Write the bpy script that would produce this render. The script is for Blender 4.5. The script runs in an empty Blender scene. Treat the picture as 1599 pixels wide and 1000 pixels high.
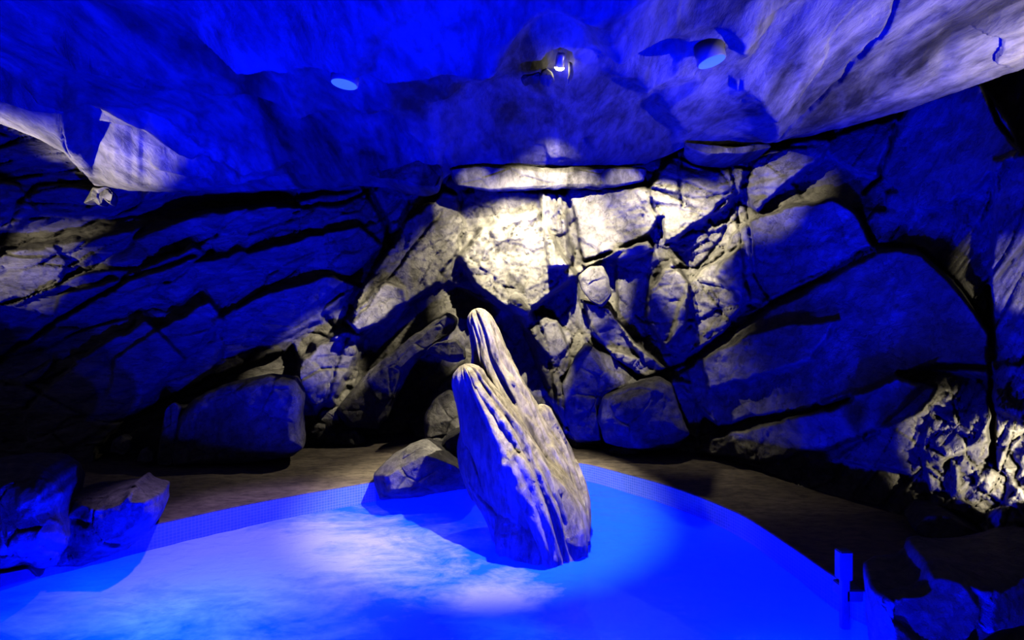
import bpy, math, random
import numpy as np
from mathutils import Vector

S = bpy.context.scene
COL = S.collection
F = 800.0          # focal length in pixels of a 1599 x 1000 frame
HC = 1.6           # eye height above the deck

# ------------------------------------------------------------------ camera, world, lights, exposure
cam_d = bpy.data.cameras.new('camera')
cam_d.sensor_width = 36.0
cam_d.lens = 36.0 * F / 1599.0
cam_d.clip_start = 0.05
cam = bpy.data.objects.new('camera', cam_d)
cam.location = (0, 0, HC)
cam.rotation_euler = (math.radians(90), 0, 0)
COL.objects.link(cam)
S.camera = cam

w = bpy.data.worlds.new('world')
w.use_nodes = True
w.node_tree.nodes['Background'].inputs[0].default_value = (0.22, 0.20, 0.62, 1)
w.node_tree.nodes['Background'].inputs[1].default_value = 0.10
S.world = w

S.view_settings.view_transform = 'Standard'
S.view_settings.look = 'None'
S.view_settings.exposure = 0.0
S.view_settings.gamma = 1.0
S.view_settings.use_curve_mapping = False
S.cycles.use_denoising = True
S.cycles.max_bounces = 6
S.cycles.diffuse_bounces = 0
S.cycles.transparent_max_bounces = 8
S.cycles.sample_clamp_indirect = 4.0


def px(u, v, Y):
    """point that stands Y metres deep on the sight line of pixel (u, v)"""
    return ((u - 800.0) / F * Y, Y, HC - (v - 500.0) / F * Y)


def lamp(name, kind, loc, aim, energy, color, size=0.03, cone=60, blend=0.3):
    d = bpy.data.lights.new(name, kind)
    d.energy = energy
    d.color = color
    if kind == 'AREA':
        d.size = size
    else:
        d.shadow_soft_size = size
    if kind == 'SPOT':
        d.spot_size = math.radians(cone)
        d.spot_blend = blend
    o = bpy.data.objects.new(name, d)
    o.location = loc
    if aim is not None:
        o.rotation_euler = (Vector(aim) - Vector(loc)).to_track_quat('-Z', 'Y').to_euler()
    COL.objects.link(o)
    return o


WARM = (1.0, 0.90, 0.68)
BLUE = (0.0, 0.0045, 1.0)
BLUE2 = (0.0, 0.12, 1.0)
# underwater pool lamps (they shine up through the water on to ceiling, walls and the pool rim)
lamp('pool_lamp', 'POINT', (-2.0, 2.8, -0.95), None, 5775, BLUE, 0.06)
lamp('pool_lamp', 'SPOT', (0.2, 2.1, -0.85), (0.25, 2.4, 3.0), 5775, BLUE, 0.06, 112, 0.5)
lamp('pool_lamp', 'SPOT', (-0.3, 1.4, -0.8), (-4.2, 6.0, 2.2), 7350, BLUE, 0.06, 46, 0.6)
lamp('pool_lamp', 'POINT', (0.7, 1.3, -0.85), None, 2900, BLUE, 0.06)
lamp('pool_lamp', 'POINT', (1.3, 2.3, -0.95), None, 1225, BLUE, 0.06)
lamp('pool_lamp', 'SPOT', (1.3, 2.2, -0.85), (1.7, 2.5, 3.0), 2625, BLUE, 0.06, 100, 0.5)
# warm ceiling spotlight whose lamp head shows in the niche
SPOT = px(874, 106, 3.8)
def spot_and_fill(aim, power, cone, blend=0.4):
    lamp('ceiling_spot_and_fill_beam', 'SPOT', (SPOT[0] + 0.02, SPOT[1] + 0.06, SPOT[2] - 0.08), aim, power, WARM, 0.015, cone, blend)
spot_and_fill((-0.05, 4.6, 0.6), 1150, 54, 0.5)
spot_and_fill(px(1090, 370, 6.0), 1500, 25, 0.8)  # from here on, extra beams added to brighten single patches of wall
spot_and_fill(px(850, 380, 6.2), 1700, 48, 0.6)
spot_and_fill(px(740, 290, 5.9), 420, 12, 0.8)
spot_and_fill(px(975, 290, 5.9), 420, 12, 0.8)
spot_and_fill(px(1190, 300, 5.4), 380, 22, 1.0)
spot_and_fill(px(1095, 470, 6.1), 700, 17, 1.0)
spot_and_fill(px(866, 590, 6.3), 700, 9, 0.8)
spot_and_fill(px(535, 535, 6.2), 1100, 17, 0.7)
spot_and_fill(px(975, 540, 6.0), 800, 12, 0.8)
# wall washers in the slot between the ceiling edge and the back wall
lamp('slot_washer', 'SPOT', px(800, 284, 6.15), px(800, 450, 6.6), 170, WARM, 0.02, 130, 0.5)
lamp('slot_washer', 'SPOT', px(1030, 250, 5.5), px(1020, 400, 6.2), 80, WARM, 0.02, 90, 0.6)
# the same kind of spotlights outside the frame: low on the right, low on the left
lamp('right_uplight', 'SPOT', (3.4, 2.6, 2.3), (2.85, 3.0, 3.4), 170, WARM, 0.02, 96, 0.7)
lamp('rubble_spot', 'SPOT', px(1640, 750, 2.9), px(1570, 715, 3.7), 110, WARM, 0.02, 58, 0.25)
lamp('left_uplight', 'SPOT', (-4.7, 4.1, 1.9), (-4.4, 4.4, 3.0), 300, WARM, 0.02, 76, 0.3)
lamp('right_spot_beam', 'SPOT', px(1760, 440, 2.3), px(1650, 430, 3.4), 70, WARM, 0.02, 30, 0.3)
lamp('left_spot_beam', 'SPOT', (-5.2, 3.6, 2.0), px(10, 415, 5.2), 120, WARM, 0.02, 32, 0.6)
# pale fill beam added near the left downlight to turn the foam lavender
lamp('foam_fill_beam', 'SPOT', (-1.3, 3.9, 3.3), (-1.75, 3.85, -0.2), 520, (0.50, 0.36, 1.0), 0.05, 50, 0.8)

# ------------------------------------------------------------------ numpy noise
def _h(ix, iy, iz, s):
    with np.errstate(over='ignore'):
        n = (ix.astype(np.int64) * 374761393 + iy.astype(np.int64) * 668265263 + iz.astype(np.int64) * 2147483647 + s * 1274126177) & 0xffffffff
        n = ((n ^ (n >> 13)) * 1274126177) & 0xffffffff
        n = ((n ^ (n >> 16)) * 2246822519) & 0xffffffff
        n = n ^ (n >> 15)
    return (n & 0xffffff) / float(0xffffff)


def vnoise(P, s=0):
    i = np.floor(P).astype(np.int64)
    f = P - i
    f = f * f * f * (f * (f * 6 - 15) + 10)
    r = 0
    for dx in (0, 1):
        wx = f[:, 0] if dx else 1 - f[:, 0]
        for dy in (0, 1):
            wy = f[:, 1] if dy else 1 - f[:, 1]
            for dz in (0, 1):
                wz = f[:, 2] if dz else 1 - f[:, 2]
                r = r + wx * wy * wz * _h(i[:, 0] + dx, i[:, 1] + dy, i[:, 2] + dz, s)
    return r * 2 - 1


def fbm(P, s=0, oct=4, gain=0.5):
    a, t, r = 1.0, 0.0, 0
    P = np.asarray(P, float)
    for k in range(oct):
        r = r + a * vnoise(P * 2.03 ** k + 17.3 * k, s + k)
        t += a
        a *= gain
    return r / t


def ridged(P, s=0, oct=4):
    a, t, r = 1.0, 0.0, 0
    for k in range(oct):
        r = r + a * (1 - np.abs(vnoise(P * 2.03 ** k + 9.1 * k, s + k)) * 2)
        t += a
        a *= 0.5
    return r / t


def voro(P, s=0):
    """tilted-facet cells: returns facet height, edge distance"""
    i = np.floor(P).astype(np.int64)
    d1 = np.full(len(P), 9.0)
    d2 = np.full(len(P), 9.0)
    hgt = np.zeros(len(P))
    for dx in (-1, 0, 1):
        for dy in (-1, 0, 1):
            for dz in (-1, 0, 1):
                c = i + (dx, dy, dz)
                fx = np.stack([_h(c[:, 0], c[:, 1], c[:, 2], s + 50 + k) for k in range(3)], 1)
                v = P - (c + fx)
                d = np.sqrt((v ** 2).sum(1))
                g = np.stack([_h(c[:, 0], c[:, 1], c[:, 2], s + 80 + k) for k in range(3)], 1) * 2 - 1
                h = (v * g).sum(1) + (_h(c[:, 0], c[:, 1], c[:, 2], s + 90) - 0.5) * 0.8
                near = d < d1
                d2 = np.where(near, d1, np.minimum(d2, d))
                hgt = np.where(near, h, hgt)
                d1 = np.where(near, d, d1)
    return hgt, d2 - d1


def sdf_poly(U, V, poly):
    """signed pixel distance, positive inside"""
    d = np.full(U.shape, 1e9)
    ins = np.zeros(U.shape, bool)
    n = len(poly)
    for k in range(n):
        x0, y0 = poly[k]
        x1, y1 = poly[(k + 1) % n]
        ex, ey = x1 - x0, y1 - y0
        t = np.clip(((U - x0) * ex + (V - y0) * ey) / (ex * ex + ey * ey + 1e-9), 0, 1)
        d = np.minimum(d, np.hypot(U - x0 - t * ex, V - y0 - t * ey))
        if y0 != y1:
            c = ((V >= min(y0, y1)) & (V < max(y0, y1)) & (U < (V - y0) / (y1 - y0) * ex + x0))
            ins ^= c
    return np.where(ins, d, -d)


def d_line(U, V, pts):
    """distance to polyline, and side (+ right / below)"""
    d = np.full(U.shape, 1e9)
    side = np.zeros(U.shape)
    for (x0, y0), (x1, y1) in zip(pts[:-1], pts[1:]):
        ex, ey = x1 - x0, y1 - y0
        t = np.clip(((U - x0) * ex + (V - y0) * ey) / (ex * ex + ey * ey + 1e-9), 0, 1)
        q = np.hypot(U - x0 - t * ex, V - y0 - t * ey)
        sgn = np.sign(ex * (V - y0) - ey * (U - x0))
        side = np.where(q < d, sgn, side)
        d = np.minimum(d, q)
    return d, side


def sstep(x):
    x = np.clip(x, 0, 1)
    return x * x * (3 - 2 * x)


def catmull(pts, n):
    pts = np.asarray(pts, float)
    m = len(pts)
    t = np.linspace(0, m - 1 - 1e-6, n)
    i = t.astype(int)
    f = (t - i)[:, None]
    p0 = pts[np.clip(i - 1, 0, m - 1)]
    p1 = pts[i]
    p2 = pts[np.clip(i + 1, 0, m - 1)]
    p3 = pts[np.clip(i + 2, 0, m - 1)]
    return 0.5 * (2 * p1 + (p2 - p0) * f + (2 * p0 - 5 * p1 + 4 * p2 - p3) * f ** 2 + (3 * p1 - p0 - 3 * p2 + p3) * f ** 3)


# ------------------------------------------------------------------ object helpers
def make(name, verts, faces, mat, parent=None, smooth=True):
    me = bpy.data.meshes.new(name)
    me.from_pydata([tuple(map(float, v)) for v in verts], [], [tuple(map(int, f)) for f in faces])
    me.update()
    if smooth:
        me.polygons.foreach_set('use_smooth', [True] * len(me.polygons))
    me.materials.append(mat)
    o = bpy.data.objects.new(name, me)
    COL.objects.link(o)
    if parent:
        o.parent = parent
        o.matrix_parent_inverse = parent.matrix_world.inverted()
    return o


def tag(o, label, cat, group=None):
    o['label'] = label
    o['category'] = cat
    if group:
        o['group'] = group
    return o


def struct(o):
    o['kind'] = 'structure'
    return o


def empty(name, loc, label, cat, group=None):
    o = bpy.data.objects.new(name, None)
    o.location = loc
    COL.objects.link(o)
    bpy.context.view_layer.update()
    return tag(o, label, cat, group)


def grid_faces(nr, nc, wrap=False):
    r, c = np.meshgrid(np.arange(nr - 1), np.arange(nc if wrap else nc - 1), indexing='ij')
    c2 = (c + 1) % nc
    a = r * nc + c
    b = r * nc + c2
    d = (r + 1) * nc + c
    e = (r + 1) * nc + c2
    return np.stack([a, d, e, b], -1).reshape(-1, 4)


# ------------------------------------------------------------------ materials
def nt(name):
    m = bpy.data.materials.new(name)
    m.use_nodes = True
    t = m.node_tree
    return m, t, t.nodes['Principled BSDF']


def N(t, kind, **kw):
    n = t.nodes.new(kind)
    for k, v in kw.items():
        if k in n.inputs:
            n.inputs[k].default_value = v
        else:
            setattr(n, k, v)
    return n


def ramp(t, stops):
    n = t.nodes.new('ShaderNodeValToRGB')
    e = n.color_ramp.elements
    while len(e) < len(stops):
        e.new(0.5)
    for k, (p, c) in enumerate(stops):
        e[k].position = p
        e[k].color = (*c, 1) if len(c) == 3 else c
    return n


def rock_mat(name, dark, mid, light, scale=1.0, stretch=(1, 1, 1), rot=(0, 0, 0), bump=0.5, rough=0.85, spec=0.25, crack=0.25, lo=0.28):
    m, t, b = nt(name)
    L = t.links.new
    tc = N(t, 'ShaderNodeTexCoord')
    mp = N(t, 'ShaderNodeMapping')
    mp.inputs['Scale'].default_value = stretch
    mp.inputs['Rotation'].default_value = rot
    L(tc.outputs['Object'], mp.inputs[0])
    n1 = N(t, 'ShaderNodeTexNoise', Scale=1.1 * scale, Detail=6, Roughness=0.62, Distortion=0.6)
    n2 = N(t, 'ShaderNodeTexNoise', Scale=7 * scale, Detail=9, Roughness=0.68, Distortion=0.3)
    n3 = N(t, 'ShaderNodeTexNoise', Scale=42 * scale, Detail=6, Roughness=0.7)
    vo = N(t, 'ShaderNodeTexVoronoi', Scale=3.1 * scale, feature='DISTANCE_TO_EDGE')
    vo2 = N(t, 'ShaderNodeTexVoronoi', Scale=16 * scale)
    for n in (n1, n2, n3, vo2):
        L(mp.outputs[0], n.inputs['Vector'])
    # warped crack net
    wv = N(t, 'ShaderNodeMixRGB', blend_type='LINEAR_LIGHT')
    wv.inputs[0].default_value = 0.18
    L(mp.outputs[0], wv.inputs[1])
    L(n2.outputs['Color'], wv.inputs[2])
    L(wv.outputs[0], vo.inputs['Vector'])
    r1 = ramp(t, [(lo, dark), (0.5, mid), (0.68, light)])
    L(n1.outputs[0], r1.inputs[0])
    r2 = ramp(t, [(0.32, (0.22, 0.21, 0.23)), (0.58, (1.12, 1.1, 1.05))])
    L(n2.outputs[0], r2.inputs[0])
    mx = N(t, 'ShaderNodeMixRGB', blend_type='MULTIPLY')
    mx.inputs[0].default_value = 0.8
    L(r1.outputs[0], mx.inputs[1])
    L(r2.outputs[0], mx.inputs[2])
    r3 = ramp(t, [(0.0, (0.25, 0.24, 0.24)), (0.035, (1, 1, 1))])
    L(vo.outputs[0], r3.inputs[0])
    mx2 = N(t, 'ShaderNodeMixRGB', blend_type='MULTIPLY')
    mx2.inputs[0].default_value = crack
    L(mx.outputs[0], mx2.inputs[1])
    L(r3.outputs[0], mx2.inputs[2])
    L(mx2.outputs[0], b.inputs['Base Color'])
    b.inputs['Roughness'].default_value = rough
    b.inputs['Specular IOR Level'].default_value = spec
    b1 = N(t, 'ShaderNodeBump', Strength=bump, Distance=0.05)
    b2 = N(t, 'ShaderNodeBump', Strength=bump * 0.8, Distance=0.012)
    b3 = N(t, 'ShaderNodeBump', Strength=bump * crack * 2, Distance=0.03)
    L(n2.outputs[0], b1.inputs['Height'])
    L(n3.outputs[0], b2.inputs['Height'])
    L(r3.outputs[0], b3.inputs['Height'])
    L(b1.outputs[0], b2.inputs['Normal'])
    L(b2.outputs[0], b3.inputs['Normal'])
    L(b3.outputs[0], b.inputs['Normal'])
    return m


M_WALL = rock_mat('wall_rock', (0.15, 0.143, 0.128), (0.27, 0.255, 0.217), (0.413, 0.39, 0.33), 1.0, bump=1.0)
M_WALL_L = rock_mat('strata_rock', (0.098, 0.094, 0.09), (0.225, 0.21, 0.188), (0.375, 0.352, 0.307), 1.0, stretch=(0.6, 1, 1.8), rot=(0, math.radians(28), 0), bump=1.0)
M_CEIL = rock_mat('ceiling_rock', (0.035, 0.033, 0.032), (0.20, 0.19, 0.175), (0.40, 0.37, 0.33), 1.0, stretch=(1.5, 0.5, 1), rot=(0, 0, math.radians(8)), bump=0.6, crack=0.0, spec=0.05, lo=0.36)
M_STONE = rock_mat('boulder_rock', (0.08, 0.075, 0.075), (0.19, 0.18, 0.172), (0.31, 0.295, 0.265), 1.8, bump=0.9)
M_PILLAR = rock_mat('pillar_rock', (0.17, 0.15, 0.12), (0.34, 0.30, 0.24), (0.52, 0.47, 0.38), 1.8, stretch=(1.6, 1.6, 0.5), bump=0.6)
M_DECK = rock_mat('deck_screed', (0.104, 0.088, 0.068), (0.176, 0.144, 0.112), (0.248, 0.208, 0.16), 2.6, stretch=(0.45, 1, 1), bump=0.35, rough=0.7)

# mosaic band
M_TILE, t, b = nt('blue_mosaic')
uv = N(t, 'ShaderNodeUVMap')
br = N(t, 'ShaderNodeTexBrick', offset=0.0, squash=1.0, Scale=1.0)
br.inputs['Brick Width'].default_value = 0.026
br.inputs['Row Height'].default_value = 0.026
br.inputs['Mortar Size'].default_value = 0.0022
br.inputs['Mortar Smooth'].default_value = 0.1
br.inputs['Color1'].default_value = (0.10, 0.22, 0.45, 1)
br.inputs['Color2'].default_value = (0.12, 0.27, 0.52, 1)
br.inputs['Mortar'].default_value = (0.30, 0.40, 0.62, 1)
t.links.new(uv.outputs[0], br.inputs['Vector'])
t.links.new(br.outputs['Color'], b.inputs['Base Color'])
b.inputs['Roughness'].default_value = 0.25
bb = N(t, 'ShaderNodeBump', Strength=0.6, Distance=0.004, invert=True)
t.links.new(br.outputs['Fac'], bb.inputs['Height'])
t.links.new(bb.outputs[0], b.inputs['Normal'])

M_POOLFLOOR, t, b = nt('pool_floor_tile')
tc = N(t, 'ShaderNodeTexCoord')
br = N(t, 'ShaderNodeTexBrick', offset=0.0, Scale=1.0)
br.inputs['Brick Width'].default_value = 0.026
br.inputs['Row Height'].default_value = 0.026
br.inputs['Mortar Size'].default_value = 0.002
br.inputs['Color1'].default_value = (0.3, 0.5, 0.8, 1)
br.inputs['Color2'].default_value = (0.35, 0.55, 0.85, 1)
br.inputs['Mortar'].default_value = (0.7, 0.75, 0.85, 1)
t.links.new(tc.outputs['Object'], br.inputs['Vector'])
t.links.new(br.outputs['Color'], b.inputs['Base Color'])

# water: clear share that lets the lamps shine out, milky aerated share, foam drifts
M_WATER, t, b = nt('pool_water')
L = t.links.new
t.nodes.remove(b)
out = t.nodes['Material Output']
tc = N(t, 'ShaderNodeTexCoord')
mp = N(t, 'ShaderNodeMapping')
mp.inputs['Rotation'].default_value = (0, 0, math.radians(-25))
mp.inputs['Scale'].default_value = (0.7, 1.3, 1)
L(tc.outputs['Object'], mp.inputs[0])
n1 = N(t, 'ShaderNodeTexNoise', Scale=1.5, Detail=8, Roughness=0.66, Distortion=0.9)
n2 = N(t, 'ShaderNodeTexNoise', Scale=7, Detail=8, Roughness=0.7, Distortion=0.5)
L(mp.outputs[0], n1.inputs['Vector'])
L(mp.outputs[0], n2.inputs['Vector'])
# the jets churn foam on the left half and before the pillar
sx = N(t, 'ShaderNodeSeparateXYZ')
L(tc.outputs['Object'], sx.inputs[0])
def M(op, a, b_=None, c=None):
    n = N(t, 'ShaderNodeMath', operation=op)
    for k, x in enumerate((a, b_, c)):
        if x is None:
            continue
        if isinstance(x, (int, float)):
            n.inputs[k].default_value = x
        else:
            L(x, n.inputs[k])
    return n.outputs[0]
def blobmask(cx, cy, rx, ry):
    dx = M('DIVIDE', M('SUBTRACT', sx.outputs[0], cx), rx)
    dy = M('DIVIDE', M('SUBTRACT', sx.outputs[1], cy), ry)
    d = M('SQRT', M('ADD', M('MULTIPLY', dx, dx), M('MULTIPLY', dy, dy)))
    return M('SUBTRACT', 1.0, d)
mk = M('MAXIMUM', blobmask(-2.1, 3.9, 1.9, 1.15), M('MULTIPLY', blobmask(-0.12, 3.2, 0.42, 0.5), 0.8))
mk = M('MAXIMUM', mk, -0.8)
fo = M('ADD', M('MULTIPLY', n1.outputs[0], 0.9), M('MULTIPLY', n2.outputs[0], 0.45))
fo = M('ADD', fo, M('MULTIPLY', mk, 0.55))
rf = ramp(t, [(0.66, (0, 0, 0)), (1.0, (1, 1, 1))])
L(fo, rf.inputs[0])
milk_c = N(t, 'ShaderNodeMixRGB')
milk_c.inputs[1].default_value = (0.02, 0.24, 0.75, 1)
milk_c.inputs[2].default_value = (0.62, 0.62, 0.85, 1)
L(rf.outputs[0], milk_c.inputs[0])
dif = N(t, 'ShaderNodeBsdfDiffuse')
tra = N(t, 'ShaderNodeBsdfTranslucent')
L(milk_c.outputs[0], dif.inputs[0])
L(milk_c.outputs[0], tra.inputs[0])
milk = N(t, 'ShaderNodeMixShader')
milk.inputs[0].default_value = 0.5
L(dif.outputs[0], milk.inputs[1])
L(tra.outputs[0], milk.inputs[2])
tr = N(t, 'ShaderNodeBsdfTransparent')
tr.inputs[0].default_value = (0.35, 0.55, 1.0, 1)
body = N(t, 'ShaderNodeMixShader')
L(M('ADD', M('MULTIPLY', rf.outputs[0], 0.22), 0.74), body.inputs[0])
L(tr.outputs[0], body.inputs[1])
L(milk.outputs[0], body.inputs[2])
gl = N(t, 'ShaderNodeBsdfGlossy')
gl.inputs['Roughness'].default_value = 0.12
n3 = N(t, 'ShaderNodeTexNoise', Scale=9, Detail=5, Roughness=0.6, Distortion=0.4)
L(mp.outputs[0], n3.inputs['Vector'])
bp = N(t, 'ShaderNodeBump', Strength=0.5, Distance=0.03)
L(n3.outputs[0], bp.inputs['Height'])
L(bp.outputs[0], gl.inputs['Normal'])
L(bp.outputs[0], dif.inputs['Normal'])
fr = N(t, 'ShaderNodeFresnel', IOR=1.33)
L(bp.outputs[0], fr.inputs['Normal'])
fin = N(t, 'ShaderNodeMixShader')
L(fr.outputs[0], fin.inputs[0])
L(body.outputs[0], fin.inputs[1])
L(gl.outputs[0], fin.inputs[2])
L(fin.outputs[0], out.inputs['Surface'])


def plain(name, col, rough=0.5, metal=0.0, emit=None, strength=0.0):
    m, t, b = nt(name)
    n = N(t, 'ShaderNodeTexNoise', Scale=40, Detail=3)
    r = ramp(t, [(0.3, tuple(c * 0.85 for c in col)), (0.7, col)])
    t.links.new(n.outputs[0], r.inputs[0])
    t.links.new(r.outputs[0], b.inputs['Base Color'])
    b.inputs['Roughness'].default_value = rough
    b.inputs['Metallic'].default_value = metal
    if emit:
        b.inputs['Emission Color'].default_value = (*emit, 1)
        b.inputs['Emission Strength'].default_value = strength
    return m


M_DISC = plain('downlight_glass', (0.08, 0.12, 0.4), 0.4, 0, (0.04, 0.14, 1.0), 1.1)
M_TRIM = plain('downlight_trim', (0.25, 0.25, 0.27), 0.5)
M_LAMP = plain('spotlight_glass', (0.9, 0.9, 0.85), 0.3, 0, (1.0, 0.93, 0.75), 50.0)
M_METAL = plain('lamp_metal', (0.55, 0.54, 0.52), 0.35, 0.8)
M_POST = plain('grey_plastic', (0.06, 0.09, 0.12), 0.45)

# ------------------------------------------------------------------ the ceiling
LIP = [(-1300, -500, 3.1), (-500, 20, 3.1), (-150, 128, 3.1), (0, 190, 3.1), (60, 214, 3.06), (98, 234, 3.0), (122, 262, 2.98), (146, 287, 2.95), (200, 296, 2.92), (300, 299, 2.98),
       (430, 296, 3.02), (560, 290, 3.12), (640, 294, 3.15), (690, 280, 3.3), (715, 262, 3.38), (760, 258, 3.4), (900, 262, 3.4), (960, 262, 3.4), (1008, 256, 3.42), (1075, 226, 3.45),
       (1200, 220, 3.42), (1260, 211, 3.40), (1340, 191, 3.36), (1420, 167, 3.34), (1530, 128, 3.32), (1599, 103, 3.3), (1800, 30, 3.3), (2600, -260, 3.3)]
LIP = np.array(LIP, float)
ucol = np.concatenate([np.arange(-1200, -60, 20), np.arange(-60, 1660, 3.4), np.arange(1660, 2500, 20)])
lipv = np.interp(ucol, LIP[:, 0], LIP[:, 1])
lipz = np.interp(ucol, LIP[:, 0], LIP[:, 2])
jag = fbm(np.stack([ucol / 26.0, ucol * 0, ucol * 0 + 3.3], 1), 5, 4)
lipv = lipv + jag * 4
lipY = (lipz - HC) * F / (500 - lipv)
NR = 300
s = np.linspace(0, 1, NR) ** 1.25
Yrow = 0.5
Yg = lipY[None, :] * (1 - s[:, None]) + Yrow * s[:, None]
zb = lipz[None, :] + (3.45 - lipz[None, :]) * sstep(s[:, None] * 4.0)
Ug = np.broadcast_to(ucol[None, :], Yg.shape)
Vg = 500 - (zb - HC) * F / Yg
Xg = (Ug - 800) / F * Yg
P = np.stack([Xg.ravel(), Yg.ravel(), zb.ravel()], 1)
# long ridges that run into the depth, with a slow swirl
wr = fbm(P * 0.7, 40, 3)[:, None]
Q = np.stack([P[:, 0] * 1.0 + wr[:, 0] * 0.9, P[:, 1] * 0.42 + wr[:, 0] * 0.5, P[:, 2] * 0], 1)
dz = 0.30 * fbm(Q * 1.0, 11, 4, 0.42) - 0.06 * np.abs(fbm(Q * 2.0, 12, 2))
fh, fe = voro(Q * 1.1 + 3, 14)
dz += 0.03 * fh
dz = dz.reshape(Yg.shape)
Uc, Vc = Ug, Vg
def cridge(pts, width, h, far=2.2):
    """hanging ridge along a line: steep on the side that turns from the pool lamps"""
    global dz
    d, sd = d_line(Uc, Vc, pts)
    prof = np.where(sd > 0, np.clip(1 - d / width, 0, 1), np.clip(1 - d / (width * far), 0, 1) ** 1.3)
    dz = dz - h * prof
def cgroove(pts, width, h):
    global dz
    n = fbm(np.stack([Uc.ravel() / 30, Vc.ravel() / 30, Uc.ravel() * 0], 1), 77, 3).reshape(Uc.shape) * 6
    d, sd = d_line(Uc + n, Vc + n * 0.7, pts)
    dz = dz + h * np.clip(1 - d / width, 0, 1)
cridge([(120, 28), (190, 45), (260, 80), (330, 108), (400, 128), (500, 158), (575, 170)], 20, 0.13)
cridge([(60, 88), (140, 122), (230, 162), (290, 200), (360, 226), (430, 245)], 18, 0.12)
cridge([(370, 15), (450, 30), (540, 10), (560, 60), (610, 70), (660, 90), (690, 120)], 42, 0.22)
cridge([(560, 75), (590, 110), (630, 130), (650, 200), (690, 240)], 36, 0.22)
cridge([(480, 150), (560, 150), (620, 160)], 26, 0.15)
cridge([(760, 80), (850, 60), (940, 66), (1010, 52), (1100, 40), (1180, 30)], 34, 0.16)
cridge([(760, 130), (830, 150), (870, 200), (885, 240)], 30, 0.2)
cridge([(960, 140), (1040, 120), (1110, 90), (1160, 70)], 26, 0.15)
cridge([(930, 215), (985, 190), (1000, 150)], 20, 0.14)
cridge([(600, 265), (680, 250), (700, 262)], 14, 0.12)
cridge([(0, 150), (110, 148), (200, 170), (300, 200)], 16, 0.10)
cridge([(250, 240), (400, 262), (520, 275)], 14, 0.08)
cgroove([(1420, -20), (1380, 45), (1310, 118), (1250, 160), (1190, 200)], 4, 0.045)
cgroove([(1160, 120), (1164, 160), (1160, 205)], 3, 0.04)
cgroove([(90, 180), (98, 215), (106, 240)], 3, 0.05)
cgroove([(690, 240), (700, 262), (708, 290)], 6, 0.12)
dz = np.maximum(dz, -0.03 - 0.35 * np.maximum(sstep((np.abs(Uc - 880) - 230) / 200), sstep((100 - Vc) / 60)))
kk = sstep(1.6 - np.hypot((Uc - 868), (Vc - 95) * 0.8) / 70)
dz = dz * (1 - kk) + 0.07 * kk
k2 = sstep(sdf_poly(Uc, Vc, [(700, 120), (860, 90), (1000, 110), (1080, 200), (1060, 240), (680, 250)]) / 40)
dz = dz + (np.maximum(dz, 0.09) - dz) * k2
nic = sdf_poly(Uc, Vc, [(813, 124), (816, 116), (848, 112), (858, 100), (876, 92), (890, 98), (894, 112), (884, 127), (872, 122), (848, 122)])
dz = dz + 0.14 * sstep(nic / 6 + 0.5)
# keep the recess round the spotlight and the downlights level
for (cu, cv, r) in ((538, 126, 36), (1112, 97, 26)):
    k = sstep(2.2 - np.hypot((Uc - cu) * 0.9, (Vc - cv + 14) * 0.9) / r)
    dz = dz * (1 - k)
dz *= sstep(s[:, None] * 9 + 0.12)
dz += 0.012 * fbm(P * 5, 21, 4).reshape(dz.shape) + 0.003 * fbm(P * 24, 22, 3).reshape(dz.shape)
Zc = zb + dz
pts = [np.stack([Xg, Yg, Zc], -1)]
# the lip turns up and back behind its edge
curl = []
for (dy, dzz) in ((0.03, -0.005), (0.07, 0.02), (0.12, 0.08), (0.2, 0.22), (0.5, 0.5), (1.4, 0.7), (3.0, 0.9)):
    Y2 = lipY + dy
    curl.append(np.stack([(ucol - 800) / F * (lipY + dy * 0.6), Y2, Zc[0] + dzz + 0.02 * jag], -1))
G = np.concatenate([np.array(curl[::-1]), pts[0]], 0)
nr = G.shape[0]
fc = grid_faces(nr, len(ucol))
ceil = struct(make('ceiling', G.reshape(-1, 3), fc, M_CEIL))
CEIL_FLAT_Z = 3.45

# ------------------------------------------------------------------ rock walls
WT = np.array([(-1200, 4.2, 4.3), (-400, 4.9, 4.9), (0, 5.6, 5.3), (250, 5.9, 5.75), (475, 6.7, 6.25), (700, 7.1, 6.85), (900, 6.75, 6.6), (1090, 6.3, 6.2), (1250, 4.95, 5.7), (1430, 4.15, 5.0), (1599, 3.55, 4.1), (1900, 2.7, 3.2), (2500, 2.0, 2.4)], float)
uw = np.concatenate([np.arange(-900, -40, 16), np.arange(-40, 1645, 2.6), np.arange(1645, 2300, 16)])
Yf = np.interp(uw, WT[:, 0], WT[:, 1])
Yt = np.interp(uw, WT[:, 0], WT[:, 2])
k = np.ones(25) / 25
Yf = np.convolve(np.pad(Yf, 12, 'edge'), k, 'valid')
Yt = np.convolve(np.pad(Yt, 12, 'edge'), k, 'valid')
vt = np.interp(uw, LIP[:, 0], LIP[:, 1]) - 75
vb = 500 + 1.75 * F / Yf
NW = 250
sw = np.linspace(0, 1, NW)[:, None]
Vw = vt[None, :] * (1 - sw) + vb[None, :] * sw
Uw = np.broadcast_to(uw[None, :], Vw.shape).copy()
base = Yt[None, :] * (1 - sw) + Yf[None, :] * sw
base = base - 0.25 * np.sin(sw * math.pi) * sstep((uw[None, :] - 1150) / 200)
Pw = np.stack([(Uw.ravel() - 800) / F * base.ravel(), base.ravel(), HC - (Vw.ravel() - 500) / F * base.ravel()], 1)
D = np.zeros(Vw.shape)          # metres towards the eye
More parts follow.
